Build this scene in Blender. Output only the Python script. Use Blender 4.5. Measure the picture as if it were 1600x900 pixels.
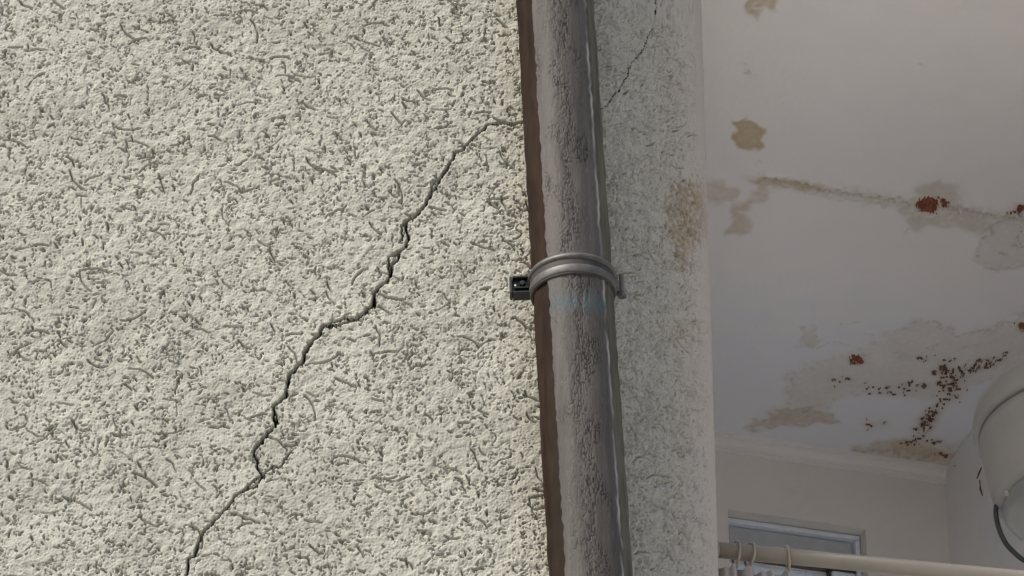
import bpy, bmesh, math, random
import numpy as np
from mathutils import Vector, Matrix

for o in list(bpy.data.objects):
    bpy.data.objects.remove(o, do_unlink=True)
SC = bpy.context.scene
COL = SC.collection
R = math.radians

# ------------------------------------------------------------------ camera
PITCH = 32.0
FPX = 6435.0                       # focal length in pixels of the 1600 px wide photograph
CAM = Vector((0.0, 0.0, 1.6))
cd = bpy.data.cameras.new('camera')
cam = bpy.data.objects.new('camera', cd)
COL.objects.link(cam)
cam.location = CAM
cam.rotation_euler = (R(90 + PITCH), 0, 0)
cd.sensor_fit = 'HORIZONTAL'
cd.sensor_width = 36.0
cd.lens = FPX / 1600 * 36
cd.clip_start = 0.1
cd.clip_end = 3000
SC.camera = cam

# ------------------------------------------------------------------ sky, sun, exposure
SUN_EL, SUN_AZ = 52.0, 52.0        # azimuth: degrees to the left of the facade's normal
world = bpy.data.worlds.new('World')
SC.world = world
world.use_nodes = True
wn = world.node_tree
wn.nodes.clear()
sky = wn.nodes.new('ShaderNodeTexSky')
sky.sky_type = 'NISHITA'
sky.sun_disc = False
sky.sun_elevation = R(SUN_EL)
sky.air_density = 1.0
sky.dust_density = 5.0
sky.ozone_density = 0.4
bg = wn.nodes.new('ShaderNodeBackground')
bg.inputs['Strength'].default_value = 0.10
wo = wn.nodes.new('ShaderNodeOutputWorld')
wn.links.new(sky.outputs[0], bg.inputs['Color'])
wn.links.new(bg.outputs[0], wo.inputs['Surface'])
to_sun = Vector((-math.sin(R(SUN_AZ)) * math.cos(R(SUN_EL)),
                 -math.cos(R(SUN_AZ)) * math.cos(R(SUN_EL)),
                 math.sin(R(SUN_EL))))
# sky rotation 0 puts the sun at +Y, turning clockwise seen from above
sky.sun_rotation = math.atan2(to_sun.x, to_sun.y)
sl = bpy.data.lights.new('sun', 'SUN')
sl.energy = 2.0
sl.angle = R(11)
sl.color = (1.0, 0.975, 0.93)
sun = bpy.data.objects.new('sun', sl)
COL.objects.link(sun)
sun.rotation_euler = to_sun.to_track_quat('Z', 'Y').to_euler()
sun.location = to_sun * 30

SC.view_settings.view_transform = 'Standard'
SC.view_settings.look = 'None'
SC.view_settings.exposure = 0.95
SC.view_settings.gamma = 1.0
SC.view_settings.use_curve_mapping = False
SC.render.engine = 'CYCLES'
SC.cycles.use_denoising = True
SC.cycles.max_bounces = 10
SC.cycles.diffuse_bounces = 8

# ------------------------------------------------------------------ measuring helpers
CP, SP = math.cos(R(PITCH)), math.sin(R(PITCH))


def ray(px, py):
    u, v = (px - 800) / FPX, (450 - py) / FPX
    return Vector((u, CP - v * SP, SP + v * CP))


def at_y(px, py, y):
    d = ray(px, py)
    return CAM + d * ((y - CAM.y) / d.y)


def at_z(px, py, z):
    d = ray(px, py)
    return CAM + d * ((z - CAM.z) / d.z)


def at_plane(px, py, p0, n):
    d = ray(px, py)
    return CAM + d * ((p0 - CAM).dot(n) / d.dot(n))


def to_px(x, y, z):
    """photograph coordinates of points in the place (arrays)"""
    dy, dz = y - CAM.y, z - CAM.z
    dep = dy * CP + dz * SP
    v = (-dy * SP + dz * CP) / dep
    return 800 + FPX * (x - CAM.x) / dep, 450 - FPX * v


def tag(o, label=None, cat=None, group=None, kind=None):
    if label: o['label'] = label
    if cat: o['category'] = cat
    if group: o['group'] = group
    if kind: o['kind'] = kind
    return o


def mesh_obj(name, verts, faces, mat, parent=None, smooth=False):
    me = bpy.data.meshes.new(name)
    me.from_pydata([tuple(v) for v in verts], [], faces)
    me.update()
    return link(name, me, mat, parent, smooth)


def link(name, me, mat, parent=None, smooth=False):
    if mat: me.materials.append(mat)
    if smooth:
        me.polygons.foreach_set('use_smooth', np.ones(len(me.polygons), dtype=bool))
    o = bpy.data.objects.new(name, me)
    COL.objects.link(o)
    if parent is not None:
        o.parent = parent
        o.matrix_parent_inverse = parent.matrix_world.inverted() if False else Matrix.Translation(-parent.location)
    return o


def empty(name, loc):
    o = bpy.data.objects.new(name, None)
    o.location = loc
    o.empty_display_size = 0.05
    COL.objects.link(o)
    return o


def np_mesh(name, V, F, attrs=None):
    """fast mesh from numpy quads; attrs: name -> per-vertex float array"""
    me = bpy.data.meshes.new(name)
    n, m = len(V), len(F)
    me.vertices.add(n)
    me.vertices.foreach_set('co', V.astype(np.float32).ravel())
    me.loops.add(m * 4)
    me.loops.foreach_set('vertex_index', F.astype(np.int32).ravel())
    me.polygons.add(m)
    me.polygons.foreach_set('loop_start', np.arange(0, m * 4, 4, dtype=np.int32))
    me.polygons.foreach_set('loop_total', np.full(m, 4, dtype=np.int32))
    me.update(calc_edges=True)
    for k, a in (attrs or {}).items():
        at = me.attributes.new(k, 'FLOAT', 'POINT')
        at.data.foreach_set('value', a.astype(np.float32).ravel())
    return me


def subset(V, F, attrs, keep):
    """vertices and faces of the kept faces only"""
    f = F[keep]
    used, inv = np.unique(f.ravel(), return_inverse=True)
    return V[used], inv.reshape(-1, 4), {k: a.ravel()[used] for k, a in attrs.items()}


def grid_faces(nr, nc):
    i = np.arange(nr * nc).reshape(nr, nc)
    return np.stack([i[:-1, :-1], i[:-1, 1:], i[1:, 1:], i[1:, :-1]], -1).reshape(-1, 4)


rng = np.random.default_rng(11)


def band_noise(shape, step, lo, hi, seed, ax=(1.0, 1.0)):
    """noise with wavelengths between lo and hi (same unit as step), unit deviation"""
    g = np.random.default_rng(seed)
    w = g.standard_normal(shape)
    fy = np.fft.fftfreq(shape[0], step[0])[:, None] * ax[0]
    fx = np.fft.rfftfreq(shape[1], step[1])[None, :] * ax[1]
    f = np.sqrt(fx * fx + fy * fy) + 1e-9
    k = np.exp(-(np.maximum(f - 1 / lo, 0) * lo * 2.0) ** 2) * np.exp(-(np.maximum(1 / hi - f, 0) * hi * 2.0) ** 2)
    r = np.fft.irfft2(np.fft.rfft2(w) * k, s=shape)
    return (r - r.mean()) / (r.std() + 1e-12)


def blur(a, step, sig):
    fy = np.fft.fftfreq(a.shape[0], step[0])[:, None]
    fx = np.fft.rfftfreq(a.shape[1], step[1])[None, :]
    k = np.exp(-2 * math.pi ** 2 * sig * sig * (fx * fx + fy * fy))
    return np.fft.irfft2(np.fft.rfft2(a) * k, s=a.shape)


def sstep(a, b, x):
    t = np.clip((x - a) / (b - a), 0, 1)
    return t * t * (3 - 2 * t)


def seg_dist(X, Y, pts):
    """distance to a polyline and the position along it (in segments)"""
    best = np.full(X.shape, 1e9)
    where = np.zeros(X.shape)
    for i in range(len(pts) - 1):
        (x0, y0), (x1, y1) = pts[i], pts[i + 1]
        dx, dy = x1 - x0, y1 - y0
        t = np.clip(((X - x0) * dx + (Y - y0) * dy) / (dx * dx + dy * dy + 1e-12), 0, 1)
        d = np.hypot(X - x0 - t * dx, Y - y0 - t * dy)
        m = d < best
        best[m] = d[m]
        where[m] = i + t[m]
    return best, where


def poly_sd(X, Y, pts):
    """signed distance to a closed polygon, negative inside"""
    d, _ = seg_dist(X, Y, list(pts) + [pts[0]])
    ins = np.zeros(X.shape, bool)
    n = len(pts)
    for i in range(n):
        (x0, y0), (x1, y1) = pts[i], pts[(i + 1) % n]
        if y0 == y1: continue
        c = ((y0 > Y) != (y1 > Y)) & (X < (x1 - x0) * (Y - y0) / (y1 - y0) + x0)
        ins ^= c
    return np.where(ins, -d, d)


# ------------------------------------------------------------------ materials
def new_mat(name):
    m = bpy.data.materials.new(name)
    m.use_nodes = True
    nt = m.node_tree
    b = nt.nodes['Principled BSDF']
    return m, nt, b


def N(nt, t, **kw):
    n = nt.nodes.new(t)
    for k, v in kw.items():
        if k in n.inputs: n.inputs[k].default_value = v
        else: setattr(n, k, v)
    return n


def noise(nt, scale, detail=4, rough=0.6, vec=None):
    n = N(nt, 'ShaderNodeTexNoise')
    n.inputs['Scale'].default_value = scale
    n.inputs['Detail'].default_value = detail
    n.inputs['Roughness'].default_value = rough
    if vec is not None: nt.links.new(vec, n.inputs['Vector'])
    return n.outputs['Fac']


def ramp(nt, fac, a, b):
    n = N(nt, 'ShaderNodeMapRange', interpolation_type='SMOOTHSTEP')
    n.inputs['From Min'].default_value = a
    n.inputs['From Max'].default_value = b
    nt.links.new(fac, n.inputs['Value'])
    return n.outputs['Result']


def mix(nt, fac, a, b, blend='MIX'):
    n = N(nt, 'ShaderNodeMix', data_type='RGBA', blend_type=blend)
    for idx, v in ((0, fac), (6, a), (7, b)):
        s = n.inputs[idx]
        if isinstance(v, (int, float)): s.default_value = v
        elif isinstance(v, tuple): s.default_value = (*v, 1.0)
        else: nt.links.new(v, s)
    return n.outputs[2]


def mul(nt, a, b):
    n = N(nt, 'ShaderNodeMath', operation='MULTIPLY')
    for i, v in enumerate((a, b)):
        if isinstance(v, (int, float)): n.inputs[i].default_value = v
        else: nt.links.new(v, n.inputs[i])
    return n.outputs[0]


def attr(nt, name):
    return N(nt, 'ShaderNodeAttribute', attribute_name=name).outputs['Fac']


def bump(nt, b, h, dist, strength=1.0):
    n = N(nt, 'ShaderNodeBump')
    n.inputs['Distance'].default_value = dist
    n.inputs['Strength'].default_value = strength
    nt.links.new(h, n.inputs['Height'])
    nt.links.new(n.outputs['Normal'], b.inputs['Normal'])


def coords(nt):
    return N(nt, 'ShaderNodeTexCoord').outputs['Object']


# roughcast
M_STUCCO, nt, b = new_mat('roughcast')
co = coords(nt)
c = mix(nt, ramp(nt, noise(nt, 5, 5, 0.6, co), 0.35, 0.65), (0.335, 0.335, 0.285), (0.385, 0.384, 0.33))
c = mix(nt, mul(nt, ramp(nt, noise(nt, 420, 2, 0.6, co), 0.50, 0.72), 0.55), c, (0.46, 0.455, 0.41))
c = mix(nt, mul(nt, ramp(nt, noise(nt, 260, 3, 0.7, co), 0.56, 0.74), 0.35), c, (0.19, 0.18, 0.14))
c = mix(nt, attr(nt, 'warm_tint'), c, (0.405, 0.375, 0.335))
c = mix(nt, attr(nt, 'stain_shade'), c, (0.26, 0.195, 0.12))
nt.links.new(c, b.inputs['Base Color'])
b.inputs['Roughness'].default_value = 0.93
b.inputs['Specular IOR Level'].default_value = 0.2
bump(nt, b, noise(nt, 600, 3, 0.7, co), 0.0008, 0.6)

M_CRACK, nt, b = new_mat('crack_inside')  # dirt and the depth shade of the crack, both put into its colour
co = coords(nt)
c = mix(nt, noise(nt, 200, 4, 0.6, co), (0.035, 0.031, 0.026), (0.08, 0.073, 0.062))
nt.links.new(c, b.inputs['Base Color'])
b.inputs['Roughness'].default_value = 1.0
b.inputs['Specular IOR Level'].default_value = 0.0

# damp ceiling paint
M_CEIL, nt, b = new_mat('damp_ceiling_paint')
co = coords(nt)
c = mix(nt, ramp(nt, noise(nt, 2.2, 4, 0.55, co), 0.35, 0.65), (0.785, 0.755, 0.735), (0.81, 0.78, 0.76))
c = mix(nt, attr(nt, 'lime_cool_light'), c, (0.69, 0.705, 0.775))
c = mix(nt, attr(nt, 'damp'), c, (0.58, 0.53, 0.43))
c = mix(nt, attr(nt, 'tan'), c, (0.46, 0.345, 0.19))
c = mix(nt, attr(nt, 'grey'), c, (0.30, 0.27, 0.24))
nt.links.new(c, b.inputs['Base Color'])
b.inputs['Roughness'].default_value = 0.75
b.inputs['Specular IOR Level'].default_value = 0.25
bump(nt, b, noise(nt, 22, 4, 0.5, co), 0.004, 0.12)

M_RUST, nt, b = new_mat('bare_red_plaster')
co = coords(nt)
c = mix(nt, ramp(nt, noise(nt, 120, 4, 0.7, co), 0.3, 0.7), (0.17, 0.05, 0.028), (0.30, 0.10, 0.055))
nt.links.new(c, b.inputs['Base Color'])
b.inputs['Roughness'].default_value = 0.95

M_MOULD, nt, b = new_mat('mould')
co = coords(nt)
c = mix(nt, ramp(nt, noise(nt, 160, 4, 0.7, co), 0.35, 0.65), (0.075, 0.040, 0.028), (0.25, 0.12, 0.072))
nt.links.new(c, b.inputs['Base Color'])
b.inputs['Roughness'].default_value = 0.95


def plaster(name, c1, c2, rough=0.8, bscale=25, bd=0.004):
    m, nt, b = new_mat(name)
    co = coords(nt)
    c = mix(nt, ramp(nt, noise(nt, 3, 5, 0.6, co), 0.35, 0.65), c1, c2)
    c = mix(nt, mul(nt, ramp(nt, noise(nt, 9, 6, 0.7, co), 0.55, 0.8), 0.35), c, tuple(0.75 * v for v in c1))
    nt.links.new(c, b.inputs['Base Color'])
    b.inputs['Roughness'].default_value = rough
    b.inputs['Specular IOR Level'].default_value = 0.25
    bump(nt, b, noise(nt, bscale, 5, 0.6, co), bd, 0.35)
    return m


def paint(name, c1, c2, rough=0.5, metal=0.0, scale=40, spec=0.5, bd=0.0):
    m, nt, b = new_mat(name)
    co = coords(nt)
    c = mix(nt, ramp(nt, noise(nt, scale, 5, 0.65, co), 0.35, 0.68), c1, c2)
    nt.links.new(c, b.inputs['Base Color'])
    b.inputs['Roughness'].default_value = rough
    b.inputs['Metallic'].default_value = metal
    b.inputs['Specular IOR Level'].default_value = spec
    if bd: bump(nt, b, noise(nt, scale * 6, 4, 0.6, co), bd, 0.6)
    return m


M_BACKWALL = plaster('cream_wall_paint', (0.665, 0.64, 0.60), (0.70, 0.675, 0.635))
M_SIDEWALL = plaster('white_wall_paint', (0.70, 0.70, 0.71), (0.74, 0.73, 0.72))
M_CORNICE = plaster('cornice_paint', (0.70, 0.67, 0.65), (0.74, 0.71, 0.68), bd=0.002)
M_FACADE = plaster('plain_render', (0.34, 0.335, 0.285), (0.38, 0.375, 0.32), 0.95, 120, 0.004)
M_FLOOR = plaster('pale_floor', (0.72, 0.70, 0.66), (0.78, 0.76, 0.72))
M_GROUND = plaster('paving_ground', (0.26, 0.25, 0.235), (0.34, 0.33, 0.31), 0.95, 8, 0.02)

# ------------------------------------------------------------------ key places
YW = 5.4                       # face of the roughcast wall
ZC = CAM.z + 4.4               # ceiling
ZF = CAM.z + 1.3               # floor of the room
CORNER = at_z(1475, 735, ZC)
BACK_L = at_z(1100, 680, ZC)
SIDE_R = at_z(1590, 566, ZC)
back_dir = (BACK_L - CORNER).normalized()        # along the back wall, to the left
side_dir = (SIDE_R - CORNER).normalized()        # along the side wall, to the front
back_n = Vector((-back_dir.y, back_dir.x, 0))    # faces the camera side
if back_n.y > 0: back_n = -back_n
side_n = Vector((-side_dir.y, side_dir.x, 0))
if side_n.x > 0: side_n = -side_n

# ------------------------------------------------------------------ ground
gs = 400
ground = mesh_obj('ground', [(-gs, -gs, 0), (gs, -gs, 0), (gs, gs, 0), (-gs, gs, 0)], [(0, 1, 2, 3)], M_GROUND)
tag(ground, 'grey paved ground in front of the building', None, kind='structure')

# ------------------------------------------------------------------ roughcast wall
# plan of the wall: straight face, an obtuse corner behind the downpipe, a short splayed face, then a rounded end
UB, BEND, SPLAY, UEND, XE = 0.112, 0.035, R(40), 0.075, 0.317
X0 = -1.35


def plan(u):
    """heading of the wall face and its place in plan, u metres along it"""
    def lay(lf):
        uu = np.arange(X0, 1.0, 0.0005)
        a1, a2 = UB + BEND, UB + BEND + lf
        th = SPLAY * np.clip((uu - UB) / BEND, 0, 1) + (math.pi / 2 - SPLAY) * np.clip((uu - a2) / UEND, 0, 1)
        xx = X0 + np.concatenate([[0], np.cumsum(np.cos(th[:-1]) * 0.0005)])
        yy = YW + np.concatenate([[0], np.cumsum(np.sin(th[:-1]) * 0.0005)])
        return uu, th, xx, yy, a2 + UEND
    lo, hi = 0.0, 0.4
    for _ in range(30):
        m = (lo + hi) / 2
        r = lay(m)
        if r[2][-1] < XE: lo = m
        else: hi = m
    return r


PU, PT, PX, PY, UR = plan(None)        # UR: where the face has turned fully into the return
X1 = UR + 0.25
Z0, Z1 = at_y(800, 900, YW).z - 0.34, at_y(800, 0, YW).z + 0.34
HS = (1.15, 1.05)              # height map step in mm (z, x)
nz, nx = int((Z1 - Z0) * 1000 / HS[0]), int((X1 - X0) * 1000 / HS[1])
hu = np.arange(nx) * HS[1]     # mm from X0
hv = np.arange(nz) * HS[0]
UU, VV = np.meshgrid(hu, hv)


def strokes(count, lmin, lmax, seed, wander, density=None):
    """points along many short curved trowel marks (mm)"""
    g = np.random.default_rng(seed)
    x = g.random(count) * hu[-1]
    y = g.random(count) * hv[-1]
    ix = np.clip((x / HS[1]).astype(int), 0, nx - 1)
    iy = np.clip((y / HS[0]).astype(int), 0, nz - 1)
    if density is not None:
        keep = g.random(count) < density[iy, ix]
        x, y, ix, iy = x[keep], y[keep], ix[keep], iy[keep]
    n = len(x)
    L = lmin + (lmax - lmin) * g.random(n) ** 2.2
    a = ANG[iy, ix] + g.standard_normal(n) * wander + np.where(g.random(n) < 0.5, 0, math.pi)
    k = np.clip(g.standard_normal(n) * 0.05, -1.1 / L, 1.1 / L)
    k2 = g.standard_normal(n) * 0.07
    amp = 0.22 + 0.78 * g.random(n) ** 1.3
    st = 0.5
    out = []
    s = 0.0
    act = np.ones(n, bool)
    while act.any():
        e = np.clip(np.minimum(s + 0.6, L - s + 0.3) / np.minimum(5.0, 0.4 * L + 0.5), 0.1, 1)
        out.append(np.stack([x[act], y[act], (amp * e)[act]], 1))
        x = x + np.cos(a) * st
        y = y + np.sin(a) * st * 1.05
        a = a + (k + k2 * np.sin(s * 0.33 + L)) * st
        s += st
        act = L > s
    return np.concatenate(out)


def deposit(p):
    fx, fy = p[:, 0] / HS[1], p[:, 1] / HS[0]
    ix, iy = np.floor(fx).astype(int), np.floor(fy).astype(int)
    m = (ix >= 0) & (iy >= 0) & (ix < nx - 1) & (iy < nz - 1)
    ix, iy, w = ix[m], iy[m], p[m, 2]
    dx, dy = fx[m] - ix, fy[m] - iy
    idx = np.concatenate([iy * nx + ix, iy * nx + ix + 1, (iy + 1) * nx + ix, (iy + 1) * nx + ix + 1])
    ww = np.concatenate([w * (1 - dx) * (1 - dy), w * dx * (1 - dy), w * (1 - dx) * dy, w * dx * dy])
    return np.bincount(idx, ww, nx * nz).reshape(nz, nx)


# direction of the trowel marks: mostly falling to the right, with swirls
ANG = -0.38 + 0.34 * band_noise((nz, nx), HS, 120, 420, 3) + 0.30 * band_noise((nz, nx), HS, 40, 120, 4)
DEN = np.clip(0.45 + 0.40 * band_noise((nz, nx), HS, 60, 260, 5), 0.05, 1)
DEN2 = np.clip(0.6 + 0.25 * band_noise((nz, nx), HS, 40, 160, 6), 0.1, 1)


def groove(pts, sig, gain):
    d = deposit(pts)
    g = 1 - np.exp(-gain * blur(d, HS, sig))
    return np.clip(g, 0, 1)


g_long = groove(strokes(4200, 10, 52, 21, 0.26, DEN), 0.58, 1.75)
g_mid = groove(strokes(34000, 2.5, 15, 22, 0.38, DEN2), 0.58, 1.6)
g_pit = groove(strokes(13000, 0.8, 3.5, 23, 0.7, DEN2), 0.66, 2.2)
g_grit = groove(strokes(78000, 0.5, 1.6, 24, 1.5, DEN2), 0.62, 3.0)
H = (0.20 * band_noise((nz, nx), HS, 2.4, 5, 31)
     + 0.24 * band_noise((nz, nx), HS, 6, 16, 32)
     + 0.40 * band_noise((nz, nx), HS, 20, 70, 33)
     + 0.8 * band_noise((nz, nx), HS, 120, 500, 34))
# torn flecks: broken ridge lines of a stretched noise that leans and swirls with the trowel
jj, ii = np.meshgrid(np.arange(nx), np.arange(nz))
lean = (0.30 * jj + 9.0 * band_noise((nz, nx), HS, 25, 110, 41) ).round().astype(int)
rows = (ii + lean) % nz


def leaning(lo, hi, seed, st):
    return band_noise((nz, nx), HS, lo, hi, seed, (1.0, st))[rows, jj]


n_a, n_b = leaning(7, 17, 43, 2.6), leaning(7, 15, 44, 2.6)
facet = sstep(UB, UB + BEND, X0 + hu / 1000)[None, :]
tmin = 1.12 - 0.87 * facet
torn = np.exp(-(n_a / 0.40) ** 2) * sstep(tmin, tmin + 0.7, n_b + 0.45 * (DEN2 - 0.6) / 0.25)
torn2 = np.exp(-(leaning(4.5, 9, 45, 1.7) / 0.5) ** 2) * sstep(0.5, 1.2, leaning(4, 9, 46, 1.8))
H += -8.5 * torn - (0.6 + 4.4 * facet) * torn2 + (0.12 + 0.38 * facet) * n_b
del jj, ii, lean, rows, n_a, n_b, torn, torn2
gm = np.clip((np.maximum(np.maximum(g_long, g_mid), 0.9 * g_pit) - 0.24) / 0.76, 0, 1)
H += -15.0 * gm - 1.3 * g_grit + 0.9 * blur(g_long, HS, 3.0)
del g_grit, gm

facet = sstep(UB, UB + BEND, X0 + hu / 1000)[None, :]
H += facet * (0.75 * band_noise((nz, nx), HS, 5, 14, 35) + 0.6 * band_noise((nz, nx), HS, 14, 40, 36))
# the cracks, traced along the wall in mm
PXS = []


def wall_mm(px, py):
    d = ray(px, py)
    k = int(np.argmin(np.abs(CAM.x + d.x * (PY - CAM.y) / d.y - PX)))
    return ((PU[k] - X0) * 1000, (CAM.z + d.z * (PY[k] - CAM.y) / d.y - Z0) * 1000)


def jag(pts, seed, amp=1.6, step=5.0):
    g = random.Random(seed)
    out = []
    for i in range(len(pts) - 1):
        (x0, y0), (x1, y1) = pts[i], pts[i + 1]
        L = math.hypot(x1 - x0, y1 - y0)
        n = max(1, int(L / step))
        for k in range(n):
            t = k / n
            j = amp if (k or i) else 0
            out.append((x0 + (x1 - x0) * t + g.uniform(-j, j), y0 + (y1 - y0) * t + g.uniform(-j, j)))
    out.append(pts[-1])
    return out


CR = []   # (points px, half width mm at start, end)
CR.append(([(822, 190), (800, 194), (782, 192), (764, 193), (752, 205), (736, 219), (724, 234), (712, 240), (700, 262), (692, 272),
            (686, 285), (676, 298), (668, 314), (660, 325), (650, 336), (640, 341)], 1.0, 1.9))
CR.append(([(641, 341), (634, 350), (635, 362), (638, 372), (634, 384), (626, 393), (620, 406), (612, 416), (611, 432), (604, 440),
            (592, 450), (585, 460), (584, 474), (575, 484), (564, 495), (552, 500)], 1.6, 2.4))
CR.append(([(552, 500), (534, 505), (520, 508), (505, 510)], 1.3, 1.6))
CR.append(([(505, 510), (500, 522), (486, 536), (476, 550), (474, 564), (462, 576), (452, 588), (449, 602), (448, 616), (436, 628), (426, 635)], 2.5, 2.1))
CR.append(([(428, 638), (428, 650), (432, 660), (424, 672), (412, 684), (402, 698), (396, 707)], 1.1, 1.9))
CR.append(([(397, 709), (404, 716), (403, 730), (411, 745), (404, 756), (398, 762), (385, 766)], 1.0, 0.9))
CR.append(([(412, 742), (398, 752), (384, 764), (372, 772), (360, 786), (344, 804), (330, 818), (318, 830), (311, 844), (306, 862)], 0.9, 1.9))
CR.append(([(308, 856), (304, 868), (296, 872), (295, 884), (290, 900), (286, 915), (278, 940), (262, 985)], 1.2, 1.5))
CR.append(([(636, 342), (626, 352), (630, 366), (625, 376)], 0.6, 0.5))
CR.append(([(626, 392), (608, 402), (606, 416), (611, 424)], 0.7, 0.6))
CR.append(([(428, 640), (433, 648), (435, 660), (430, 668)], 0.7, 0.7))
CR.append(([(411, 745), (425, 728), (436, 730), (448, 714), (456, 704)], 0.7, 0.4))
CR.append(([(552, 500), (538, 497), (520, 503), (508, 508)], 0.7, 0.6))
CR.append(([(938, 172), (949, 163), (962, 146), (972, 132), (981, 116), (986, 102), (996, 88), (1006, 77), (1012, 60), (1020, 46),
            (1024, 22), (1026, 0), (1028, -30)], 1.1, 0.7))
crack = np.zeros((nz, nx))
nC = band_noise((nz, nx), HS, 2.4, 8, 77)
for ci, (pp, w0, w1) in enumerate(CR):
    P = jag([wall_mm(*q) for q in pp], 40 + ci)
    xs, ys = [q[0] for q in P], [q[1] for q in P]
    i0, i1 = int((min(xs) - 8) / HS[1]), int((max(xs) + 8) / HS[1]) + 1
    j0, j1 = int((min(ys) - 8) / HS[0]), int((max(ys) + 8) / HS[0]) + 1
    i0, j0, i1, j1 = max(i0, 0), max(j0, 0), min(i1, nx), min(j1, nz)
    if i1 <= i0 or j1 <= j0: continue
    X, Y = UU[j0:j1, i0:i1], VV[j0:j1, i0:i1]
    d, w = seg_dist(X, Y, P)
    gg = np.random.default_rng(70 + ci)
    wob = np.interp(w, np.arange(len(P)), 0.6 + 0.75 * gg.random(len(P)))
    hw = (0.92 if ci < 13 else 0.5) * (w0 + (w1 - w0) * w / max(1, len(P) - 1)) * wob
    mk = sstep(0.55, -0.55, d + 0.5 * nC[j0:j1, i0:i1] - hw)
    sub = crack[j0:j1, i0:i1]
    np.maximum(sub, mk, out=sub)
H += 0.5 * blur(crack, HS, 4.0)

# how the roughness thins out round the corner, in photograph columns
upos = X0 + hu / 1000
amp = np.ones(nx)
amp *= 1 - 0.25 * sstep(0.12, 0.20, upos)
amp *= 1 - 0.85 * sstep(UR - UEND - 0.05, UR - 0.015, upos)
Hs = H * amp[None, :]
Hs -= crack * (60.0 * np.where(upos < 0.1, 1, 0.10))[None, :]


# mesh: fine in view, coarser towards the rim
def spaced(a, b, c0, c1, fine, coarse):
    s = [a]
    while s[-1] < b:
        s.append(s[-1] + (fine if c0 <= s[-1] <= c1 else coarse))
    return np.array(s)


mu = spaced(X0, X1 - 0.002, -0.83, UR, 0.00105, 0.004)
mv = spaced(Z0, Z1 - 0.003, at_y(800, 900, YW).z - 0.02, at_y(800, 0, YW).z + 0.02, 0.0012, 0.005)
fi, fj = (mu - X0) * 1000 / HS[1], (mv - Z0) * 1000 / HS[0]


def sample(A):
    i = np.clip(fi.astype(int), 0, nx - 2)
    j = np.clip(fj.astype(int), 0, nz - 2)
    a, bb = (fi - i)[None, :], (fj - j)[:, None]
    return (A[np.ix_(j, i)] * (1 - a) * (1 - bb) + A[np.ix_(j, i + 1)] * a * (1 - bb)
            + A[np.ix_(j + 1, i)] * (1 - a) * bb + A[np.ix_(j + 1, i + 1)] * a * bb)


hm = sample(Hs) / 1000
cm = sample(crack)
# rim dies down to the plain render around it
edge = np.minimum(sstep(X0, X0 + 0.08, mu)[None, :], np.minimum(sstep(Z0, Z0 + 0.08, mv), sstep(Z1, Z1 - 0.08, mv))[:, None])
hm *= edge
th = np.interp(mu, PU, PT)
bx, by = np.interp(mu, PU, PX), np.interp(mu, PU, PY)
nxv, nyv = np.sin(th), -np.cos(th)
V = np.empty((len(mv), len(mu), 3))
V[..., 0] = bx[None, :] + hm * nxv[None, :]
V[..., 1] = by[None, :] + hm * nyv[None, :]
V[..., 2] = mv[:, None]
wpx, wpy = to_px(V[..., 0], V[..., 1], V[..., 2])
nzz = band_noise((len(mv), len(mu)), (1, 1), 12, 90, 51)
nz2 = band_noise((len(mv), len(mu)), (1, 1), 4, 14, 52)
wx, wy = wpx + 6 * nzz + 2 * nz2, wpy + 6 * np.roll(nzz, 200, 1)
st = np.zeros_like(wpx)
for pts, s, f in (([(1048, 300), (1064, 285), (1098, 280), (1106, 330), (1102, 378), (1080, 384), (1078, 415), (1062, 418), (1050, 380), (1040, 340)], 0.8, 10),
                  ([(1040, 520), (1060, 513), (1100, 514), (1112, 520), (1106, 527), (1070, 526)], 0.5, 4),
                  ([(1090, 624), (1112, 622), (1112, 632), (1095, 630)], 0.35, 4),
                  ([(1000, 250), (1018, 246), (1030, 258), (1020, 270)], 0.25, 6)):
    st = np.maximum(st, s * sstep(f, -f, poly_sd(wx, wy, pts)) * np.clip(0.75 + 0.3 * nzz, 0.2, 1))
pipe_shade = np.exp(-((wpx - (806 + 0.058 * wpy)) / 34) ** 2) * np.clip(0.13 + 0.08 * nzz, 0, 0.4) * (wpx < 900)  # shade close to the pipe's left edge, put into the wall colour
st = np.maximum(st, pipe_shade)
warm_tint = (0.45 * sstep(UB, UB + BEND, mu) + 0.55 * sstep(UR - UEND - 0.08, UR - 0.02, mu))[None, :] * np.ones((len(mv), 1))  # warmer, paler tint countering the bluish skylight round the bend
A = {'stain_shade': st.astype(np.float32), 'warm_tint': warm_tint.astype(np.float32)}
F = grid_faces(len(mv), len(mu))
Vf = V.reshape(-1, 3)
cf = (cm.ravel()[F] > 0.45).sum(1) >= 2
wall = empty('roughcast_wall', (0, YW, 0))
tag(wall, 'cream roughcast wall with a long dark diagonal crack, left of the downpipe', 'wall')
v_, f_, a_ = subset(Vf, F, A, ~cf)
link('roughcast_face', np_mesh('roughcast_face', v_, f_, a_), M_STUCCO, wall, True)
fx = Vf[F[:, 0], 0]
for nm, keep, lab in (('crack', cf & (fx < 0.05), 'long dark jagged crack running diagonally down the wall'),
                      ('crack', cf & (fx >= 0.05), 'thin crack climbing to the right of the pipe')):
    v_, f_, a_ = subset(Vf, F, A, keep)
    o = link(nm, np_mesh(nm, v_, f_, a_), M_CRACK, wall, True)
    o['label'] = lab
del UU, VV, H, Hs, crack, g_long, g_mid, g_pit, V, Vf, wpx, wpy, wx, wy

# plain render around the trowelled field (outside the picture)
ZT = CAM.z + 7.2


def quads(name, qs, mat, parent=None):
    vs, fs = [], []
    for q in qs:
        fs.append(tuple(range(len(vs), len(vs) + 4)))
        vs += q
    return mesh_obj(name, vs, fs, mat, parent)


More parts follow.
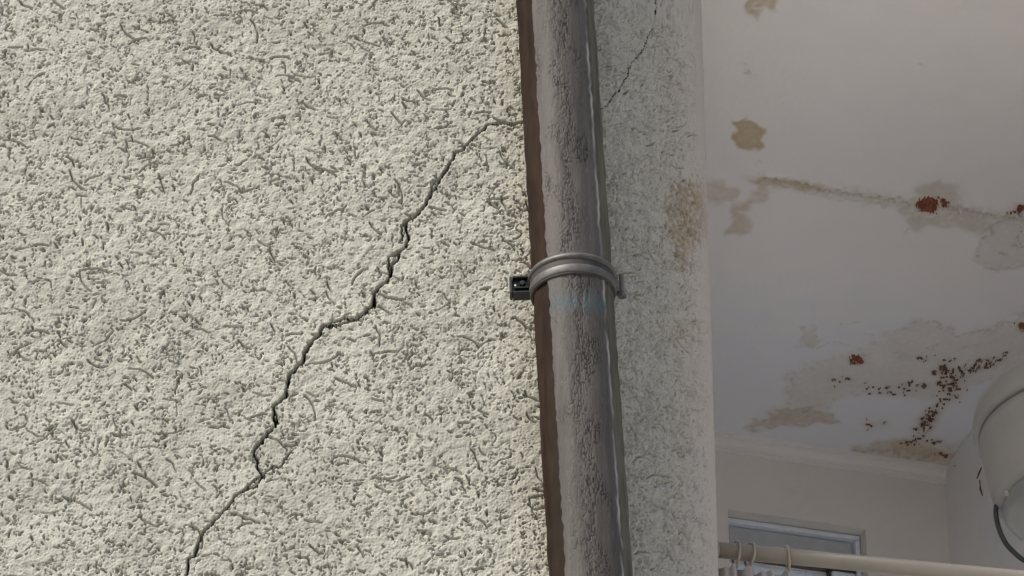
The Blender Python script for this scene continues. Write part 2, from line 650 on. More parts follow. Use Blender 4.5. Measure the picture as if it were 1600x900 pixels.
YE = 8.2
qs = [[(-6, YW, 0), (X0, YW, 0), (X0, YW, ZT), (-6, YW, ZT)],
      [(-6, YW, 0), (-6, YE, 0), (-6, YE, ZT), (-6, YW, ZT)],
      [(-6, YE, 0), (XE, YE, 0), (XE, YE, ZT), (-6, YE, ZT)],
      [(-6, YW, ZT), (XE, YW, ZT), (XE, YE, ZT), (-6, YE, ZT)],
      ]
quads('inner_return', [[(bx[-1], by[-1], Z0), (XE, YE, Z0), (XE, YE, mv[-1]), (bx[-1], by[-1], mv[-1])]], M_SIDEWALL, wall)  # unseen return, made white to brighten the room
kk = [0] + [int(np.argmin(np.abs(mu - u))) for u in np.linspace(UB, UR, 24)] + [len(mu) - 1]
plan_pts = [(bx[k], by[k]) for k in kk] + [(XE, YE)]
for za, zb in ((0, Z0), (mv[-1], ZT)):
    for (xa, ya), (xb, yb) in zip(plan_pts[:-1], plan_pts[1:]):
        qs.append([(xa, ya, za), (xb, yb, za), (xb, yb, zb), (xa, ya, zb)])
quads('plain_render', qs, M_FACADE, wall)

# ------------------------------------------------------------------ room: side wall, back wall, floor, masses
def wall_pt(base, d, s, z):
    p = base + d * s
    return Vector((p.x, p.y, z))


def box_pts(name, lo, hi, mat, parent=None):
    (x0, y0, z0), (x1, y1, z1) = lo, hi
    v = [(x0, y0, z0), (x1, y0, z0), (x1, y1, z0), (x0, y1, z0), (x0, y0, z1), (x1, y0, z1), (x1, y1, z1), (x0, y1, z1)]
    f = [(0, 3, 2, 1), (4, 5, 6, 7), (0, 1, 5, 4), (1, 2, 6, 5), (2, 3, 7, 6), (3, 0, 4, 7)]
    return mesh_obj(name, v, f, mat, parent)


# side wall: a slab from the back corner to the open front, cut short below for light
sl_len = (CORNER.y - YW) / -side_dir.y + 0.02
s_a, s_b = CORNER - side_dir * 0.3, CORNER + side_dir * sl_len
th_ = -side_n * 0.25
vs = []
for z in (CAM.z + 3.30, ZC + 0.05):
    for p in (s_a, s_b, s_b + th_, s_a + th_):
        vs.append((p.x, p.y, z))
side_wall = mesh_obj('side_wall', vs, [(0, 3, 2, 1), (4, 5, 6, 7), (0, 1, 5, 4), (1, 2, 6, 5), (2, 3, 7, 6), (3, 0, 4, 7)], M_SIDEWALL)
tag(side_wall, 'pale side wall of the room behind the water tank', 'wall')

# back wall with the window opening
WT = 0.16
W_TL = at_plane(1137, 800, CORNER, back_n)
W_TR = at_plane(1352, 822, CORNER, back_n)
sL = (W_TL - CORNER).dot(back_dir)
sR = (W_TR - CORNER).dot(back_dir)
zW1 = (W_TL.z + W_TR.z) / 2
zW0 = zW1 - 0.42
ZB = zW0 - 0.10                 # back wall cut off here, out of view, to let light in
sEnd = 0.75
bt = -back_n * WT


def back_panels():
    vs, fs = [], []

    def q(pts):
        fs.append(tuple(range(len(vs), len(vs) + len(pts))))
        vs.extend([tuple(p) for p in pts])

    for off, flip in ((Vector((0, 0, 0)), False), (bt, True)):
        for (a0, a1, z0, z1) in ((-0.02, sR, ZB, ZC + .05), (sR, sL, zW1, ZC + .05), (sR, sL, ZB, zW0), (sL, sEnd, ZB, ZC + .05)):
            q([wall_pt(CORNER, back_dir, a, z) + off for a, z in ((a0, z0), (a1, z0), (a1, z1), (a0, z1))])
    # reveals
    for (a0, z0, a1, z1) in ((sR, zW0, sR, zW1), (sR, zW1, sL, zW1), (sL, zW1, sL, zW0), (sL, zW0, sR, zW0)):
        p, r = wall_pt(CORNER, back_dir, a0, z0), wall_pt(CORNER, back_dir, a1, z1)
        q([p, r, r + bt, p + bt])
    return vs, fs


vs, fs = back_panels()
back_wall = mesh_obj('back_wall', vs, fs, M_BACKWALL)
tag(back_wall, 'cream back wall of the room below the moulded cornice', 'wall')

floor = box_pts('floor', (XE - 0.02, YW + 0.01, ZF - 0.2), (7.0, 9.5, ZF), M_FLOOR)  # unseen terrace floor, made wide and pale to bounce sunlight upward
tag(floor, 'pale unseen floor widened to bounce light onto the ceiling', kind='structure')
# building mass below the floor and above the ceiling, outside the picture
mass = empty('building_front', (1.2, YW, 0))
tag(mass, 'plain rendered building front below and above the open room', 'building')
box_pts('lower_storey', (XE + 0.003, YW + 0.012, 0.0), (7.0, 9.5, ZF - 0.205), M_FACADE, mass)
box_pts('upper_storey', (XE + 0.003, YW + 0.012, ZC + 0.06), (1.72, 7.72, ZT), M_FACADE, mass)  # cut short on the right so skylight reaches the floor below

# ------------------------------------------------------------------ ceiling
cx = np.arange(0.27, 1.50, 0.0021)
cy = np.arange(YW + 0.012, 8.05, 0.0042)
cy = np.concatenate([np.arange(YW + 0.012, 6.0, 0.02), np.arange(6.0, 7.90, 0.0040)])
CX, CY = np.meshgrid(cx, cy)
CZ = np.full_like(CX, ZC)
px, py = to_px(CX, CY, CZ)
sh = CX.shape
cs = (0.0040, 0.0021)
n1 = band_noise(sh, cs, 0.02, 0.09, 61)
n2 = band_noise(sh, cs, 0.02, 0.09, 62)
n3 = band_noise(sh, cs, 0.006, 0.022, 63, (1.0, 1.7))
n4 = band_noise(sh, cs, 0.006, 0.022, 64, (1.0, 1.7))
nM = band_noise(sh, cs, 0.012, 0.035, 68, (1.0, 1.5))
nA = band_noise(sh, cs, 0.05, 0.16, 66)
nB = band_noise(sh, cs, 0.05, 0.16, 67)
n5 = band_noise(sh, cs, 0.1, 0.5, 65)
qx, qy = px + 4.0 * nA + 0.7 * n1, py + 2.4 * nB + 0.5 * n2


def blob(pts, s, f, tex=0.25):
    d = poly_sd(qx, qy, pts)
    inner = 0.80 + 0.20 * np.exp(-(d / (2.2 * f)) ** 2)          # tide mark: stronger towards the edge
    return s * sstep(1.9 * f, -1.9 * f, d) * inner * np.clip(1 + tex * (n1 * 0.4 + n5 * 0.3), 0, 1.4)


def rim(pts, s, w):
    d = np.abs(poly_sd(qx, qy, pts))
    return s * np.exp(-(d / w) ** 2) * np.clip(0.55 + 0.5 * n2, 0, 1.3)


def line(pts, s, w, tex=0.5):
    d, _ = seg_dist(qx, qy, pts)
    return s * np.exp(-(d / w) ** 2) * np.clip(1 - tex + tex * n3, 0, 1.3)


tan, damp, grey, lime_cool_light = (np.zeros(sh) for _ in range(4))
mx = lambda a, b: np.maximum(a, b, out=a)
PA = [(1168, -20), (1218, -20), (1217, 14), (1202, 17), (1186, 9), (1184, 22), (1176, 31), (1168, 28), (1164, 16), (1170, 6)]
PB = [(1146, 188), (1160, 184), (1170, 190), (1184, 196), (1192, 212), (1196, 230), (1186, 237), (1165, 232), (1150, 228), (1143, 220), (1143, 208), (1152, 202)]
PC = [(1090, 283), (1126, 281), (1142, 293), (1156, 305), (1150, 317), (1128, 318), (1090, 312)]
PD = [(1170, 277), (1200, 274), (1245, 282), (1300, 297), (1298, 303), (1240, 293), (1202, 288), (1197, 300), (1201, 313), (1190, 318), (1172, 320),
      (1158, 330), (1170, 345), (1170, 362), (1140, 368), (1145, 345), (1143, 325), (1168, 310), (1180, 300), (1178, 290), (1170, 287)]
PF = [(1432, 297), (1468, 284), (1500, 302), (1500, 330), (1560, 350), (1545, 365), (1480, 350), (1420, 352), (1413, 330)]
PG = [(1545, 352), (1575, 338), (1640, 345), (1640, 418), (1560, 418), (1523, 405), (1537, 380)]
PH = [(1230, 587), (1300, 560), (1350, 545), (1420, 512), (1450, 503), (1500, 525), (1560, 515), (1620, 480), (1620, 560), (1540, 592), (1480, 622),
      (1420, 617), (1330, 612), (1300, 625), (1295, 650), (1240, 660), (1180, 668), (1170, 664), (1215, 640), (1240, 625), (1225, 605)]
PI_ = [(1162, 669), (1205, 648), (1240, 636), (1300, 645), (1312, 656), (1250, 661), (1205, 669)]
PJ = [(1250, 513), (1278, 514), (1280, 535), (1274, 543), (1262, 543), (1250, 535)]
PK = [(1330, 708), (1380, 692), (1430, 686), (1470, 700), (1500, 700), (1500, 730), (1440, 722), (1400, 714)]
PL = [(1280, 615), (1330, 618), (1420, 625), (1500, 640), (1500, 690), (1420, 690), (1330, 705), (1180, 690), (1180, 675), (1300, 660)]
mx(tan, blob(PA, 0.75, 3.0)); mx(tan, blob(PB, 0.95, 2.6, 0.1)); mx(tan, blob(PC, 0.46, 4)); mx(tan, blob(PD, 0.50, 3.5))
mx(tan, rim(PC, 0.22, 3)); mx(tan, rim(PB, 0.3, 2.5))
mx(damp, blob(PF, 0.55, 8)); mx(damp, blob(PG, 0.55, 6)); mx(damp, blob(PH, 0.50, 9, 0.3)); mx(damp, blob(PJ, 0.6, 3)); mx(damp, blob(PK, 0.8, 8))
mx(tan, blob(PI_, 0.55, 4)); mx(tan, blob(PK, 0.45, 6, 0.7)); mx(tan, blob(PF, 0.20, 5, 0.9)); mx(tan, rim(PH, 0.20, 4))
mx(grey, rim(PG, 0.38, 3.5)); mx(grey, rim(PF, 0.16, 3)); mx(grey, rim(PI_, 0.30, 2.5)); mx(grey, rim(PJ, 0.15, 2))
mx(lime_cool_light, blob(PL, 0.75, 14, 0.1)); mx(lime_cool_light, 0.6 * sstep(380, 600, py + 25 * n5 - 0.15 * (px - 1300)) * np.ones(sh))  # limewash patch, and the bluish light lower down put into the colour
CRK = [(1186, 279), (1230, 285), (1280, 296), (1330, 304), (1380, 312), (1428, 318), (1470, 322), (1510, 330), (1560, 338), (1600, 343), (1660, 350)]
dcr, _ = seg_dist(px + 2.5 * n1 + 1.5 * n3, py + 2 * n2 + 1.0 * n4, CRK)
mx(grey, 0.55 * np.exp(-(dcr / 1.7) ** 2) * np.clip(0.55 + 0.5 * n2, 0, 1)); mx(damp, 0.7 * np.exp(-(dcr / 9) ** 2) * (py + 4 > 280))
mx(damp, 0.5 * sstep(16, 0, np.abs(dcr)) * (py > 290) * np.clip(0.5 + 0.5 * n1, 0, 1))
for pts, s, w in (([(1163, 103), (1176, 112), (1164, 116)], 0.45, 4), ([(1184, 249), (1189, 257)], 0.4, 3), ([(1441, 103), (1444, 107)], 0.6, 2.0),
                  ([(1419, 350), (1418, 364)], 0.3, 3), ([(1450, 503), (1470, 508), (1500, 522), (1540, 520), (1570, 505), (1600, 488)], 0.35, 3),
                  ([(1415, 512), (1440, 502), (1455, 506)], 0.2, 4), ([(1390, 553), (1420, 556), (1455, 550), (1462, 540)], 0.3, 2.5),
                  ([(1556, 395), (1570, 398)], 0.6, 3.0), ([(1260, 538), (1280, 541), (1330, 537)], 0.25, 2),
                  ([(1315, 502), (1345, 503)], 0.28, 2.5), ([(1350, 524), (1365, 528)], 0.28, 3), ([(1215, 655), (1240, 646), (1290, 640)], 0.3, 2.5),
                  ([(1500, 545), (1530, 540), (1545, 534)], 0.25, 2.5), ([(1245, 588), (1238, 600), (1236, 615)], 0.25, 4),
                  ([(1590, 360), (1598, 385), (1585, 380)], 0.5, 3), ([(1330, 706), (1360, 704), (1400, 708), (1450, 715)], 0.5, 3)):
    mx(grey, line(pts, s, w))

# where the paint has come off: bare red plaster and mould (recessed)
red = np.zeros(sh, bool)
ex, ey = px + 2.2 * n3 + 1.5 * n1, py + 1.6 * n4 + 1.0 * n2
red_id = np.zeros(sh, int)
REDS = [[(1432, 316), (1438, 308), (1452, 309), (1463, 309), (1465, 318), (1460, 326), (1463, 333), (1458, 331), (1448, 329), (1438, 325)],
        [(1463, 312), (1470, 310), (1480, 313), (1482, 317), (1477, 322), (1472, 318), (1466, 314)],
        [(1572, 333), (1580, 330), (1588, 331), (1590, 322), (1600, 318), (1640, 312), (1640, 324), (1600, 327), (1590, 334)],
        [(1328, 562), (1334, 555), (1342, 556), (1348, 563), (1349, 569), (1338, 567), (1330, 569)],
        [(1587, 507), (1600, 505), (1625, 500), (1625, 514), (1600, 518), (1592, 512)]]
for i, pts in enumerate(REDS):
    d = poly_sd(ex, ey, pts)
    red_id[(d < 0) & (red_id == 0)] = i + 1


def flecks(pts, w, thr):
    d, _ = seg_dist(px + 4.5 * n1, py + 3 * n2, pts)
    return (0.42 * n3 + 0.42 * n4 + 0.85 * nM - (d / w) ** 2) > thr - 0.05


MOULDS = [([(1308, 593), (1330, 597), (1345, 603), (1380, 610), (1422, 612)], 7, 0.75),
          ([(1420, 602), (1445, 601), (1468, 598)], 3.5, -0.10),
          ([(1478, 606), (1495, 592), (1506, 582), (1512, 575)], 9, 0.10),
          ([(1514, 573), (1530, 570), (1546, 568)], 6.5, 0.05),
          ([(1555, 566), (1564, 558), (1570, 551)], 6, 0.30),
          ([(1480, 606), (1474, 622), (1468, 637)], 8, 0.55),
          ([(1456, 645), (1448, 655), (1444, 664), (1440, 672)], 7.5, -0.05),
          ([(1418, 694), (1428, 690), (1432, 686)], 4, 0.00),
          ([(1438, 686), (1447, 684)], 3, -0.10),
          ([(1455, 688), (1465, 689)], 4.5, -0.30),
          ([(1466, 710), (1474, 708)], 4, 0.10),
          ([(1430, 559), (1445, 560), (1465, 562), (1486, 564)], 4.0, 0.55),
          ([(1470, 578), (1478, 579), (1488, 581)], 5.5, -0.35),
          ([(1346, 660), (1358, 662)], 3, -0.20),
          ([(1377, 662), (1381, 663)], 3, -0.20),
          ([(1475, 590), (1500, 610), (1490, 620)], 11, 1.15)]
m_id = np.zeros(sh, int)
for i, (pts, w, thr) in enumerate(MOULDS):
    m_id[flecks(pts, w, thr) & (m_id == 0) & (red_id == 0)] = i + 1
bare = ((m_id > 0) | (red_id > 0)).astype(float)
halo = blur(bare, cs, 0.008)
mx(damp, np.clip(halo * 2.2, 0, 0.6))
mx(grey, np.clip(blur((m_id > 0).astype(float), cs, 0.0065) * 0.9, 0, 0.32))
mx(tan, np.clip(blur((m_id > 0).astype(float), cs, 0.012) * 0.8, 0, 0.22))
mx(tan, np.clip(blur((red_id > 0).astype(float), cs, 0.006) * 0.9, 0, 0.35))
DZ = 0.0006 * n5 + 0.00008 * n1
DZ += 0.0030 * bare - 0.0016 * np.clip(halo * 2, 0, 1) * (1 - bare)      # up = into the slab; loosened edges hang down
DZ += 0.0030 * np.exp(-(dcr / 1.3) ** 2) - 0.0020 * np.exp(-((dcr - 5) / 4) ** 2)
for P in (PG, PF, PI_, PK, PC):
    DZ += -0.0009 * np.exp(-(np.abs(poly_sd(qx, qy, P)) / 2.5) ** 2)
CZ = CZ + DZ
CA = {'tan': tan, 'damp': damp, 'grey': grey, 'lime_cool_light': lime_cool_light}
CV = np.stack([CX, CY, CZ], -1).reshape(-1, 3)
CF = grid_faces(*sh)[:, ::-1]
rf, mf = red_id.ravel()[CF], m_id.ravel()[CF]
fr = np.where((rf > 0).sum(1) >= 2, rf.max(1), 0)
fm = np.where(((mf > 0).sum(1) >= 2) & (fr == 0), mf.max(1), 0)
ceiling = empty('ceiling', (0.9, 6.8, ZC))
tag(ceiling, 'damp stained pale ceiling with peeling paint', kind='structure')
v_, f_, a_ = subset(CV, CF, CA, (fr == 0) & (fm == 0))
link('painted_surface', np_mesh('painted_surface', v_, f_, a_), M_CEIL, ceiling, True)
red_lab = ['large bare red patch in the middle of the ceiling crack', None, None, None, None]
for i in range(len(REDS)):
    if (fr == i + 1).sum() < 2: continue
    v_, f_, a_ = subset(CV, CF, CA, fr == i + 1)
    o = link('bare_patch', np_mesh('bare_patch', v_, f_, a_), M_RUST, ceiling, False)
    if red_lab[i]: o['label'] = red_lab[i]
for i in range(len(MOULDS)):
    if (fm == i + 1).sum() < 2: continue
    v_, f_, a_ = subset(CV, CF, CA, fm == i + 1)
    link('mould_patch', np_mesh('mould_patch', v_, f_, a_), M_MOULD, ceiling, False)
box_pts('slab', (XE + 0.004, YW + 0.014, ZC + 0.012), (1.71, 7.71, ZC + 0.055), M_CORNICE, ceiling)

# curled paint flakes hanging at the edges of the bare spots
M_FLAKE = plaster('paint_flake', (0.62, 0.58, 0.53), (0.68, 0.65, 0.60))
g = random.Random(5)
for (fxp, fyp) in [(1441, 330), (1468, 326), (1486, 322), (1500, 325), (1452, 307), (1335, 571), (1345, 556), (1586, 336), (1598, 338), (1494, 584),
                   (1508, 579), (1527, 573), (1540, 565), (1470, 632), (1450, 668), (1438, 672), (1389, 604), (1446, 598), (1482, 582), (1590, 372)]:
    p = at_z(fxp, fyp, ZC - 0.002)
    ang, ln, wd, drop = g.uniform(0, 6.28), g.uniform(0.006, 0.013), g.uniform(0.005, 0.010), g.uniform(0.003, 0.007)
    vs, fs = [], []
    d = Vector((math.cos(ang), math.sin(ang), 0)); s = Vector((-d.y, d.x, 0))
    for lay in (0, 0.0006):
        for k in range(4):
            t = k / 3
            w = wd * (1 - 0.75 * t * t) * g.uniform(0.75, 1.1)
            q = d * ln * t + Vector((0, 0, -drop * t * t + 0.003 * (1 - t) - lay))
            vs += [q - s * w * 0.5, q + s * w * 0.5]
    for k in range(3):
        a = k * 2
        fs += [(a, a + 1, a + 3, a + 2), (a + 8, a + 10, a + 11, a + 9), (a, a + 2, a + 10, a + 8), (a + 1, a + 9, a + 11, a + 3)]
    fs += [(6, 7, 15, 14), (0, 8, 9, 1)]
    mesh_obj('paint_flake', [p + v for v in vs], fs, M_FLAKE, ceiling)

# mould streaks and damp tide mark on the side wall
def side_patch(pts, seed, w):
    g = random.Random(seed)
    L = [at_plane(a, bb, CORNER, side_n) for a, bb in pts]
    out_l, out_r = [], []
    for i, p in enumerate(L):
        t = (L[min(i + 1, len(L) - 1)] - L[max(i - 1, 0)]).normalized()
        s = t.cross(side_n)
        e = 0.25 if i in (0, len(L) - 1) else 1
        out_l.append(p + s * w * e * g.uniform(.5, 1.2) + side_n * 0.0016)
        out_r.append(p - s * w * e * g.uniform(.5, 1.2) + side_n * 0.0016)
    vs = out_l + out_r
    n = len(L)
    vs += [v - side_n * 0.003 for v in vs]
    fs = []
    for i in range(n - 1):
        fs += [(i, i + 1, n + i + 1, n + i), (2 * n + i, 2 * n + i + 1, i + 1, i), (n + i, n + i + 1, 3 * n + i + 1, 3 * n + i)]
    mesh_obj('mould_patch', vs, fs, M_MOULD, side_wall)


side_patch([(1534, 730), (1532, 736), (1529, 742), (1527, 748)], 1, 0.0032)
side_patch([(1531, 750), (1532, 757), (1532, 763), (1534, 769), (1536, 775)], 2, 0.0028)
side_patch([(1491, 729), (1494, 727)], 3, 0.002)

# cornice along the back wall
prof = [(0.0, -0.036), (0.004, -0.036), (0.0045, -0.029), (0.008, -0.0285), (0.0085, -0.022), (0.010, -0.0215), (0.016, -0.013), (0.0165, -0.008), (0.022, -0.0075), (0.023, 0.012)]
vs, fs = [], []
for a in (-0.03, sEnd):
    for (o_, z_) in prof:
        vs.append(CORNER + back_dir * a + back_n * o_ + Vector((0, 0, z_)))
n = len(prof)
for i in range(n - 1):
    fs.append((i, n + i, n + i + 1, i + 1))
mesh_obj('cornice', vs, fs, M_CORNICE, back_wall)

# ------------------------------------------------------------------ window
M_WFRAME = paint('window_frame_paint', (0.66, 0.71, 0.80), (0.74, 0.78, 0.84), 0.45)
M_WPANEL = paint('window_panel', (0.40, 0.43, 0.46), (0.46, 0.48, 0.51), 0.5)
M_WDARK = paint('window_dark_seal', (0.05, 0.05, 0.055), (0.09, 0.07, 0.07), 0.6)
M_GLASS, nt, b = new_mat('frosted_glass')
b.inputs['Base Color'].default_value = (1.0, 0.93, 0.82, 1)
b.inputs['Transmission Weight'].default_value = 1.0
b.inputs['Roughness'].default_value = 0.45
b.inputs['IOR'].default_value = 1.45
bump(nt, b, noise(nt, 420, 2, 0.5, coords(nt)), 0.004, 1.0)


def oriented_box(name, o, ax, ay, az, mat, parent):
    """box from corner o with edge vectors"""
    v = [o, o + ax, o + ax + ay, o + ay]
    v = v + [p + az for p in v]
    f = [(0, 3, 2, 1), (4, 5, 6, 7), (0, 1, 5, 4), (1, 2, 6, 5), (2, 3, 7, 6), (3, 0, 4, 7)]
    ob = mesh_obj(name, v, f, mat, parent)
    bm = bmesh.new(); bm.from_mesh(ob.data)
    bmesh.ops.recalc_face_normals(bm, faces=bm.faces)
    m = min(ax.length, ay.length, az.length)
    bmesh.ops.bevel(bm, geom=list(bm.edges), offset=m * 0.15, segments=2, affect='EDGES', profile=0.5)
    bm.to_mesh(ob.data); bm.free()
    return ob


wo_ = CORNER + back_dir * sR
wo_.z = zW1
window = empty('window', (wo_.x, wo_.y, zW0))
tag(window, 'small blue grey window in the back wall with a bright frosted lower pane', 'window')
D0 = -0.030                                       # depth of the frame behind the wall face


def wbox(name, s0, s1, z0, z1, d0, d1, mat, parent=window):
    o = Vector((CORNER.x, CORNER.y, z0)) + back_dir * s0 + back_n * d0
    return oriented_box(name, o, back_dir * (s1 - s0), Vector((0, 0, z1 - z0)), back_n * (d1 - d0), mat, parent)


fw = 0.012
e = 0.002
wbox('frame_head', sR + e, sL - e, zW1 - fw, zW1 - e, D0 - 0.04, D0, M_WFRAME)
wbox('frame_jamb', sR + e, sR + fw, zW0 + fw, zW1 - fw - .001, D0 - 0.04, D0, M_WFRAME)
wbox('frame_jamb', sL - fw, sL - e, zW0 + fw, zW1 - fw - .001, D0 - 0.04, D0, M_WFRAME)
wbox('frame_sill', sR + e, sL - e, zW0 + e, zW0 + fw - .001, D0 - 0.04, D0 + 0.01, M_WFRAME)
zP = zW1 - 0.086                                  # lower edge of the upper panel
p_ = wbox('upper_panel', sR + fw + .004, sL - fw - .004, zP, zW1 - fw - .003, D0 - 0.03, D0 - 0.012, M_WPANEL)
wbox('transom', sR + fw + .001, sL - fw - .001, zP - 0.005, zP - .001, D0 - 0.035, D0 - 0.002, M_WDARK)
sM = sR + 0.22 * (sL - sR)
wbox('sash_stile', sR + fw + .001, sM, zW0 + fw, zP - 0.0055, D0 - 0.035, D0 - 0.004, M_WFRAME)
wbox('seal', sM + .0005, sM + 0.006, zW0 + fw, zP - 0.006, D0 - 0.034, D0 - 0.006, M_WDARK)
wbox('frosted_pane', sM + 0.007, sL - fw - .003, zW0 + fw, zP - 0.006, D0 - 0.024, D0 - 0.018, M_GLASS)
wbox('handle', sL - fw + .004, sL - fw + .009, zW1 - 0.052, zW1 - 0.030, D0 + .0005, D0 + 0.010, paint('handle_white', (0.75, 0.75, 0.75), (0.8, 0.8, 0.8), 0.3))

# ------------------------------------------------------------------ lathe and tube helpers
def lathe(name, o, ax, fr, prof, seg, mat, parent, a0=0.0, a1=2 * math.pi, smooth=True):
    """turn (radius, height) pairs round the axis"""
    sd = ax.cross(fr).normalized()
    full = abs(a1 - a0 - 2 * math.pi) < 1e-6
    n = seg if full else seg + 1
    vs, fs = [], []
    for r_, h_ in prof:
        for k in range(n):
            a = a0 + (a1 - a0) * k / seg
            vs.append(o + ax * h_ + (fr * math.cos(a) + sd * math.sin(a)) * r_)
    for i in range(len(prof) - 1):
        for k in range(seg):
            k2 = (k + 1) % n
            fs.append((i * n + k, i * n + k2, (i + 1) * n + k2, (i + 1) * n + k))
    ob = mesh_obj(name, vs, fs, mat, parent, smooth)
    bm = bmesh.new(); bm.from_mesh(ob.data)
    bmesh.ops.recalc_face_normals(bm, faces=bm.faces)
    bm.to_mesh(ob.data); bm.free()
    return ob


def tube(name, pts, rad, mat, parent=None, seg=12, closed=False):
    pts = [Vector(p) for p in pts]
    n = len(pts)
    vs, fs = [], []
    up = Vector((0.13, 0.2, 1)).normalized()
    for i, p in enumerate(pts):
        t = (pts[(i + 1) % n] - pts[i - 1]) if closed else (pts[min(i + 1, n - 1)] - pts[max(i - 1, 0)])
        t.normalize()
        s = t.cross(up)
        if s.length < 1e-4: s = t.cross(Vector((1, 0, 0)))
        s.normalize(); w = s.cross(t)
        r_ = rad[i] if isinstance(rad, list) else rad
        for k in range(seg):
            a = 2 * math.pi * k / seg
            vs.append(p + (s * math.cos(a) + w * math.sin(a)) * r_)
    for i in range(n if closed else n - 1):
        j = (i + 1) % n
        for k in range(seg):
            k2 = (k + 1) % seg
            fs.append((i * seg + k, i * seg + k2, j * seg + k2, j * seg + k))
    if not closed:
        fs.append(tuple(range(seg - 1, -1, -1)))
        fs.append(tuple(range((n - 1) * seg, n * seg)))
    return mesh_obj(name, vs, fs, mat, parent, True)


# ------------------------------------------------------------------ downpipe
YP = YW - 0.088
pt, pb = at_y(867, 0, YP), at_y(923, 900, YP)
axis = (pt - pb).normalized()
front = Vector((0, -1, 0)); front = (front - axis * front.dot(axis)).normalized()
side = front.cross(axis).normalized()              # to the right in the picture
if side.x < 0: side = -side
RP = 0.0610
M_PIPE, nt, b = new_mat('weathered_pipe')
co = coords(nt)
mp = N(nt, 'ShaderNodeMapping'); mp.inputs['Scale'].default_value = (1, 1, 0.12)
nt.links.new(co, mp.inputs['Vector'])
st_ = noise(nt, 60, 5, 0.65, mp.outputs['Vector'])
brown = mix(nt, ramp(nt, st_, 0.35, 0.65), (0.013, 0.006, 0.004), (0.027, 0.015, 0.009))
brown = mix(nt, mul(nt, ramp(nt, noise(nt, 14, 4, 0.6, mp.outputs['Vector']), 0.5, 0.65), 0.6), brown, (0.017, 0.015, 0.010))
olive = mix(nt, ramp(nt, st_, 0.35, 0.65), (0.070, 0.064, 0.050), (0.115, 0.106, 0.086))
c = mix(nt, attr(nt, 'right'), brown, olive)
nt.links.new(c, b.inputs['Base Color'])
b.inputs['Roughness'].default_value = 0.75
b.inputs['Specular IOR Level'].default_value = 0.10
bump(nt, b, st_, 0.003, 0.6)

M_COAT, nt, b = new_mat('grey_pipe_crust')
co = coords(nt)
mp = N(nt, 'ShaderNodeMapping'); mp.inputs['Scale'].default_value = (1, 1, 0.08)
nt.links.new(co, mp.inputs['Vector'])
c = mix(nt, ramp(nt, noise(nt, 40, 5, 0.65, mp.outputs['Vector']), 0.35, 0.65), (0.052, 0.047, 0.043), (0.084, 0.077, 0.070))
c = mix(nt, attr(nt, 'vein'), c, (0.018, 0.015, 0.013))
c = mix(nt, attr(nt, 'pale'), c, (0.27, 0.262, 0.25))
c = mix(nt, attr(nt, 'blue'), c, (0.055, 0.072, 0.079))
nt.links.new(c, b.inputs['Base Color'])
b.inputs['Roughness'].default_value = 0.6
b.inputs['Specular IOR Level'].default_value = 0.22
bump(nt, b, noise(nt, 300, 3, 0.6, mp.outputs['Vector']), 0.0004, 0.4)

pipe = empty('downpipe', (pb.x, YP, 0))
tag(pipe, 'weathered grey downpipe with brown left side fixed to the roughcast wall', 'pipe')
L0 = -(pb.z - 0.0) / axis.z                        # down to the ground
L1 = (ZT - pb.z) / axis.z
hs = np.concatenate([np.linspace(L0, -0.3, 8), np.linspace(-0.28, 1.5, 240), np.linspace(1.55, L1, 8)])
ta = np.linspace(-math.pi, math.pi, 97)
TT, LL = np.meshgrid(ta, hs)
pn = band_noise(TT.shape, (0.0074, 0.004), 0.02, 0.12, 81, (3.0, 1.0))
rr = RP + 0.0006 * pn
B3 = [np.array(v) for v in (pb, axis, front, side)]
PV = B3[0] + LL[..., None] * B3[1] + rr[..., None] * (np.cos(TT)[..., None] * B3[2] + np.sin(TT)[..., None] * B3[3])
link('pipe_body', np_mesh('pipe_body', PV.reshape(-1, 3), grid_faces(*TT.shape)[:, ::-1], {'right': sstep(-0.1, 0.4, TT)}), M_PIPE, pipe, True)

# flaking grey crust on the front of the pipe
hc = np.arange(-0.28, 1.34, 0.00125)
tc = np.linspace(R(-48), R(58), 130)
TT, LL = np.meshgrid(tc, hc)
stp = (0.00125, RP * (tc[1] - tc[0]))
w1 = band_noise(TT.shape, stp, 0.005, 0.013, 91, (7.0, 1.0))
w2 = band_noise(TT.shape, stp, 0.012, 0.040, 92, (6.0, 1.0))
w3 = band_noise(TT.shape, stp, 0.004, 0.010, 93, (7.0, 1.0))
w4 = band_noise(TT.shape, stp, 0.05, 0.25, 94, (2.0, 1.0))
warp = band_noise(TT.shape, stp, 0.008, 0.02, 95, (1.6, 1.0))
el = np.interp(hc, hc, band_noise((len(hc), 8), (0.00125, 1), 0.03, 0.15, 96)[:, 0])
er = band_noise((len(hc), 8), (0.00125, 1), 0.03, 0.15, 97)[:, 0]
Tl = R(-39) + R(0.7) * el[:, None]
Tr = R(49) + R(0.7) * er[:, None]
mid = np.exp(-((TT - R(2) - R(9) * w4) / R(16)) ** 2)
ridge = 1 - np.abs(np.clip(w1 + 0.5 * warp, -1.6, 1.6)) / 1.6      # bark-like ridges where the noise crosses zero
vein = sstep(0.55, 0.92, ridge) * np.clip(mid * 1.35 + 0.12 * w2 + 0.10, 0, 1)
vein = np.maximum(vein, 0.20 * mid * np.clip(0.6 + 0.5 * w2, 0, 1))
vein = np.maximum(vein, 0.6 * sstep(0.9, 1.9, w3) * np.clip(mid + 0.25, 0, 1))
